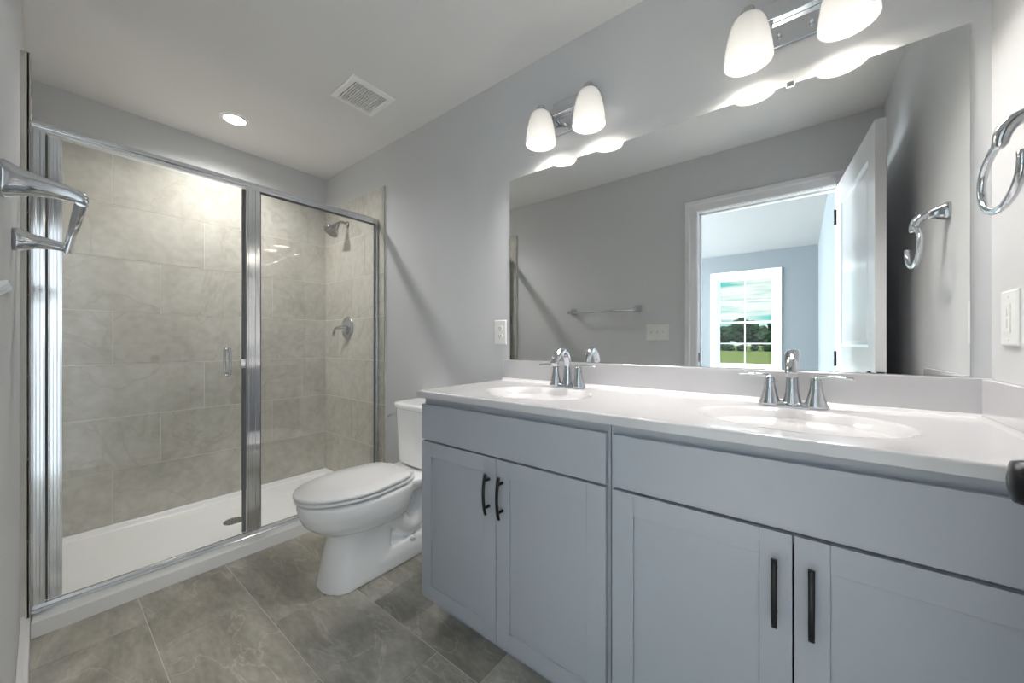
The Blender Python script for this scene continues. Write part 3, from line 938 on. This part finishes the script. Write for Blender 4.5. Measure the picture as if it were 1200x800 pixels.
# ------------------------------------------------------------------ faucets (widespread look on one base)
def faucet(x, label):
    root = thing('faucet', label, 'faucet', (x, -0.100, CZ + 0.0002), group='chrome two handle bathroom faucets')
    bm = bmesh.new()
    def plate(hw, hd, z):
        return [(hw * math.copysign(abs(math.cos(a)) ** 0.55, math.cos(a)), (hd + 0.006 * abs(math.cos(a))) * math.copysign(abs(math.sin(a)) ** 0.8, math.sin(a)), z)
                for a in [2 * PI * i / 48 for i in range(48)]]
    loft(bm, [plate(0.082, 0.022, 0), plate(0.080, 0.021, 0.004), plate(0.074, 0.017, 0.009), plate(0.055, 0.012, 0.014)])
    obj('base_plate', bm, M['chrome'], root)
    for s in (-1, 1):
        bm = bmesh.new()
        lathe(bm, [(0.029, 0.003), (0.028, 0.008), (0.0235, 0.020), (0.0190, 0.038), (0.0150, 0.056), (0.0135, 0.070), (0.0135, 0.078),
                   (0.012, 0.086), (0.006, 0.090), (0.0, 0.091)], c=(s * 0.054, 0, 0), n=32, cap1=False)
        # paddle lever sweeping outwards
        pts = catmull([(s * 0.050, 0, 0.080), (s * 0.066, -0.001, 0.089), (s * 0.090, -0.004, 0.092), (s * 0.118, -0.008, 0.090), (s * 0.132, -0.010, 0.088)], 6)
        rd = interp([0.009, 0.0085, 0.0115, 0.0115, 0.004], 6)
        rings = []
        n = 16
        for p, r in zip(pts, rd):
            th = 0.0045 if abs(p.x) > 0.075 else 0.0045 + (0.075 - abs(p.x)) * 0.15
            rings.append([(p.x, p.y + r * math.cos(2 * PI * k / n), p.z + min(th, r) * math.sin(2 * PI * k / n)) for k in range(n)])
        loft(bm, rings)
        obj('handle', bm, M['chrome'], root)
    bm = bmesh.new()
    pts = catmull([(0, 0.004, 0.004), (0, 0.006, 0.045), (0, 0.004, 0.095), (0, -0.012, 0.136), (0, -0.048, 0.150), (0, -0.086, 0.128), (0, -0.104, 0.098)], 8)
    rd = interp([0.0245, 0.0175, 0.0145, 0.0165, 0.0180, 0.0160, 0.0145], 8)
    tube(bm, pts, rd, 24)
    obj('spout', bm, M['chrome'], root)
    bm = bmesh.new(); tube(bm, [(0, 0.022, 0.006), (0, 0.024, 0.05), (0, 0.024, 0.075)], 0.0025, 10); lathe(bm, [(0.0, 0.073), (0.005, 0.074), (0.0055, 0.080), (0.004, 0.086), (0, 0.087)], c=(0, 0.024, 0), n=14, cap0=False, cap1=False)
    obj('lift_rod', bm, M['chrome'], root)
    return root

faucet(2.322, 'chrome two handle faucet behind the sink nearer the toilet')
faucet(3.072, 'chrome two handle faucet behind the sink nearer the right wall')

# ------------------------------------------------------------------ wall mirror
mr_ = thing('wall_mirror', 'large frameless wall mirror above the double vanity', 'mirror', (2.69, -0.0005, 1.012))
bm = bmesh.new(); box(bm, 1.942 - 2.69, 3.430 - 2.69, -0.005, 0.0, 0.0, 0.897)
for f in bm.faces: f.material_index = 0 if f.calc_center_median().y < -0.0045 else 1
obj('mirror_glass', bm, [M['mirror'], M['mirroredge']], mr_)
for x in (2.30, 3.066):
    obj('clip', boxes((x - 0.011 - 2.69, x + 0.011 - 2.69, -0.009, 0.0, 0.889, 0.905)), M['chrome'], mr_, bevel=0.001)

# ------------------------------------------------------------------ vanity lights
def vanity_light(cx, sp, label):
    root = thing('vanity_light', label, 'wall light', (cx, -0.001, 2.09), group='two shade chrome vanity lights')
    z0 = -2.09
    SY = -0.099
    obj('back_plate', boxes((-0.105, 0.105, -0.012, 0, 2.036 + z0, 2.185 + z0)), M['chrome'], root, bevel=0.003)
    bm = boxes((-sp - 0.012, sp + 0.012, -0.034, -0.0125, 2.118 + z0, 2.150 + z0))
    for s in (-1, 1):
        lathe(bm, [(0.006, 0.0125), (0.006, 0.022), (0.0, 0.024)], c=(s * 0.040, 0, 2.072 + z0), axis='y', n=14, cap1=False)
    obj('crossbar', bm, M['chrome'], root, bevel=0.002)
    for s in (-1, 1):
        bm = bmesh.new()
        tube(bm, catmull([(s * sp, -0.032, 0.044), (s * sp, -0.055, 0.047), (s * sp, -0.080, 0.047), (s * sp, SY, 0.040)], 6), 0.007, 12)
        lathe(bm, [(0.010, 0.046), (0.018, 0.044), (0.0195, 0.040), (0.0195, 0.026), (0.024, 0.022), (0.0, 0.020)], c=(s * sp, SY, 0), n=24, cap1=False)
        obj('arm', bm, M['chrome'], root)
        bm = bmesh.new()
        prof = [(0.020, 0.0), (0.030, -0.002), (0.039, -0.010), (0.0475, -0.027), (0.0535, -0.050), (0.0590, -0.077), (0.0630, -0.104), (0.0655, -0.128), (0.0660, -0.141)]
        inner = [(r - 0.0035, h) for r, h in reversed(prof)]
        inner[-1] = (0.0165, -0.0035)
        lathe(bm, prof + inner, n=40, cap0=False, cap1=False)
        shd = obj('shade', bm, M['opal'], root); shd.location = (s * sp, SY, 0.0215)
        bm = bmesh.new()
        lathe(bm, [(0.013, 0.0), (0.014, -0.03), (0.020, -0.045), (0.028, -0.065), (0.030, -0.080), (0.026, -0.096), (0.014, -0.107), (0.0, -0.110)], n=24, cap1=False)
        bb = obj('bulb', bm, M['bulb'], shd)
        bb['label'] = 'lit white bulb'
        ld = bpy.data.lights.new('bulb_light', 'AREA'); ld.shape = 'DISK'; ld.size = 0.100; ld.energy = VANITY_W; ld.color = WARM
        lo = bpy.data.objects.new('bulb_light', ld); COL.objects.link(lo)
        lo.location = (cx + s * sp, SY - 0.001, 2.09 + 0.0215 - 0.084)
    return root

vanity_light(2.305, 0.1155, 'chrome vanity light with two lit white glass shades over the sink nearer the toilet')
vanity_light(3.078, 0.1155, 'chrome vanity light with two lit white glass shades over the sink nearer the right wall')

# ------------------------------------------------------------------ ceiling fittings
rl = thing('recessed_light', 'round lit recessed ceiling light over the shower', 'ceiling light', (0.404, -0.736, H))
bm = bmesh.new(); lathe(bm, [(0.072, -0.0005), (0.072, -0.004), (0.068, -0.006), (0.054, -0.004), (0.052, -0.0005)], n=48, cap0=False, cap1=False)
obj('trim_ring', bm, M['plate'], rl)
bm = bmesh.new(); lathe(bm, [(0.0535, -0.0008), (0.0535, -0.003), (0.0, -0.0035)], n=40, cap1=False)
obj('lens', bm, M['led'], rl)
sd = bpy.data.lights.new('downlight', 'SPOT'); sd.spot_size = math.radians(156); sd.spot_blend = 1.0; sd.shadow_soft_size = 0.05; sd.energy = DOWN_W; sd.color = (1.0, 0.98, 0.95)
so = bpy.data.objects.new('downlight', sd); COL.objects.link(so); so.location = (0.404, -0.736, H - 0.008)

vt = thing('exhaust_vent', 'square white exhaust fan grille on the ceiling', 'ceiling vent', (1.21, -0.372, H))
bm = bmesh.new()
h_ = 0.122
def sq(h, z, hy=None): hy = hy or h; return [(-h, -hy, z), (h, -hy, z), (h, hy, z), (-h, hy, z)]
loft(bm, [sq(h_, -0.0005), sq(h_, -0.006), sq(h_ - 0.006, -0.011), sq(0.097, -0.015), sq(0.092, -0.010), sq(0.092, -0.0005)], False, False, smooth=False)
obj('frame', bm, M['vent'], vt)
obj('cavity_shade', boxes((-0.091, 0.091, -0.091, 0.091, -0.0025, -0.0006)), M['shadow_gap'], vt)  # flat dark panel painted as the shade behind the louvres
bm = bmesh.new()
for k in range(15):
    y = -0.085 + 0.170 * k / 14
    box(bm, -0.092, 0.092, y - 0.0036, y + 0.0036, -0.014, -0.009)
for x in (-0.031, 0.031): box(bm, x - 0.002, x + 0.002, -0.09, 0.09, -0.0088, -0.003)
obj('louvre', bm, M['vent'], vt)

# ------------------------------------------------------------------ towel ring (right wall)
tr = thing('towel_ring', 'chrome open towel ring on the right wall beside the mirror', 'towel ring', (XR, -0.345, 1.520))
bm = bmesh.new()
def sqr(x, y, z, a, b_):  # rounded square ring at x
    n = 20; pts = []
    for i in range(n):
        t = 2 * PI * i / n; c, s = math.cos(t), math.sin(t)
        pts.append((x, y + a * math.copysign(abs(c) ** 0.6, c), z + b_ * math.copysign(abs(s) ** 0.6, s)))
    return pts
loft(bm, [sqr(0, 0, 0, 0.027, 0.027), sqr(-0.008, 0, 0, 0.027, 0.027), sqr(-0.018, 0, 0, 0.022, 0.022), sqr(-0.034, 0, -0.001, 0.016, 0.016),
          sqr(-0.048, 0, -0.003, 0.0135, 0.0135)])
tube(bm, catmull([(-0.046, 0.0, -0.003), (-0.062, 0.0, -0.009), (-0.074, 0.0, -0.025), (-0.079, 0.0, -0.048), (-0.079, 0.0, -0.056)], 5), interp([0.013, 0.0128, 0.0125, 0.0105, 0.006], 5), 18)
obj('mount', bm, M['chrome'], tr)
bm = bmesh.new()
pts = []
for i in range(65):
    a = math.radians(90 - 280 * i / 64)      # from the mount over the mirror side, round the bottom, up the door side
    pts.append((-0.079, 0.090 * math.cos(a), -0.107 + 0.062 * math.sin(a)))
tube(bm, pts, 0.0070, 16)
obj('ring', bm, M['chrome'], tr)

# ------------------------------------------------------------------ towel bar (door wall)
tb = thing('towel_bar', 'chrome towel bar on the door wall, standing out at the left edge', 'towel bar', (1.78, -W, 1.366))
hw = 0.29
for s in (-1, 1):
    bm = bmesh.new()
    rings = []
    for yy_, a, dz in ((0, 0.028, 0), (0.010, 0.028, 0), (0.020, 0.024, 0), (0.036, 0.0185, 0), (0.056, 0.0150, -0.001), (0.074, 0.0125, -0.003), (0.090, 0.0115, -0.007), (0.099, 0.0095, -0.012)):
        n = 20; r = []
        for i in range(n):
            t = 2 * PI * i / n; c, s_ = math.cos(t), math.sin(t); e = 0.45 if yy_ < 0.012 else 0.8
            r.append((s * hw + a * math.copysign(abs(c) ** e, c), yy_, dz + a * math.copysign(abs(s_) ** e, s_)))
        rings.append(r)
    loft(bm, rings)
    obj('mount', bm, M['chrome'], tb)
bm = bmesh.new(); tube(bm, [(-hw, 0.091, -0.014), (hw, 0.091, -0.014)], 0.0082, 20)
obj('bar', bm, M['chrome'], tb)

# ------------------------------------------------------------------ wall plates
def plate_thing(name, label, cat, loc, rotz, w_, h_, kind):
    """local: x along wall, z up, room side +y"""
    r = thing(name, label, cat, loc, (0, 0, rotz))
    bm = bmesh.new()
    def rr(wd, ht, y): return [(-wd / 2, y, -ht / 2), (wd / 2, y, -ht / 2), (wd / 2, y, ht / 2), (-wd / 2, y, ht / 2)]
    loft(bm, [rr(w_, h_, 0), rr(w_, h_, 0.003), rr(w_ - 0.008, h_ - 0.008, 0.006)], smooth=False)
    obj('plate', bm, M['plate'], r, bevel=0.0008)
    if kind == 'outlet':
        for s in (-1, 1):
            bm = bmesh.new(); n = 28
            def sh_(k, y): return [(0.0165 * k * math.cos(2 * PI * i / n), y, s * 0.020 + max(-0.0125 * k, min(0.0125 * k, 0.0165 * k * math.sin(2 * PI * i / n)))) for i in range(n)]
            loft(bm, [sh_(1, 0.005), sh_(1, 0.0085), sh_(0.92, 0.0092)])
            f = obj('receptacle', bm, M['plate'], r)
            bm = boxes((-0.0075, -0.0055, 0.009, 0.0096, s * 0.020 - 0.001, s * 0.020 + 0.007), (0.0055, 0.0075, 0.009, 0.0096, s * 0.020 - 0.001, s * 0.020 + 0.006))
            lathe(bm, [(0.0026, 0.0), (0.0026, -0.0006)], c=(0, 0.009, s * 0.020 - 0.007), axis='y', n=10)
            obj('slots', bm, M['slot'], f)
        bm = bmesh.new(); lathe(bm, [(0.003, 0), (0.003, -0.0012)], c=(0, 0.006, 0), axis='y', n=12); obj('screw', bm, M['plate'], r)
    elif kind == 'toggle3':
        for k in (-1, 0, 1):
            f = obj('toggle', boxes((k * 0.046 - 0.0045, k * 0.046 + 0.0045, 0.005, 0.0085, -0.012, 0.012)), M['plate'], r, bevel=0.0006)
            bm = bmesh.new(); loft(bm, [[(k * 0.046 - 0.0032, 0.008, -0.006), (k * 0.046 + 0.0032, 0.008, -0.006), (k * 0.046 + 0.0032, 0.008, 0.006), (k * 0.046 - 0.0032, 0.008, 0.006)],
                                       [(k * 0.046 - 0.0026, 0.019, 0.004), (k * 0.046 + 0.0026, 0.019, 0.004), (k * 0.046 + 0.0026, 0.019, 0.010), (k * 0.046 - 0.0026, 0.019, 0.010)]], smooth=False)
            obj('lever', bm, M['plate'], f)
    else:
        bm = boxes((-0.0165, 0.0165, 0.005, 0.0088, -0.033, 0.033)); obj('insert', bm, M['plate'], r, bevel=0.0008)
        bm = boxes((-0.007, 0.007, 0.0088, 0.0105, -0.022, -0.002), (-0.007, 0.007, 0.0088, 0.0105, 0.004, 0.022))
        obj('button', bm, M['plate'], r, bevel=0.0006)
        for z in (-0.048, 0.048):
            bm = bmesh.new(); lathe(bm, [(0.003, 0), (0.003, -0.0012)], c=(0, 0.006, z), axis='y', n=12)
            obj('screw', bm, M['plate'], r)
    return r

plate_thing('wall_outlet', 'white duplex outlet on the grey wall left of the mirror', 'outlet', (1.878, 0, 1.149), PI, 0.078, 0.124, 'outlet')
plate_thing('wall_control', 'white single wall control plate on the right wall below the towel ring', 'wall control', (XR, -0.113, 1.154), PI / 2, 0.084, 0.126, 'decora')
plate_thing('light_switch', 'white triple toggle switch plate on the wall beside the doorway', 'light switch', (2.217, -W, 1.173), 0, 0.170, 0.124, 'toggle3')
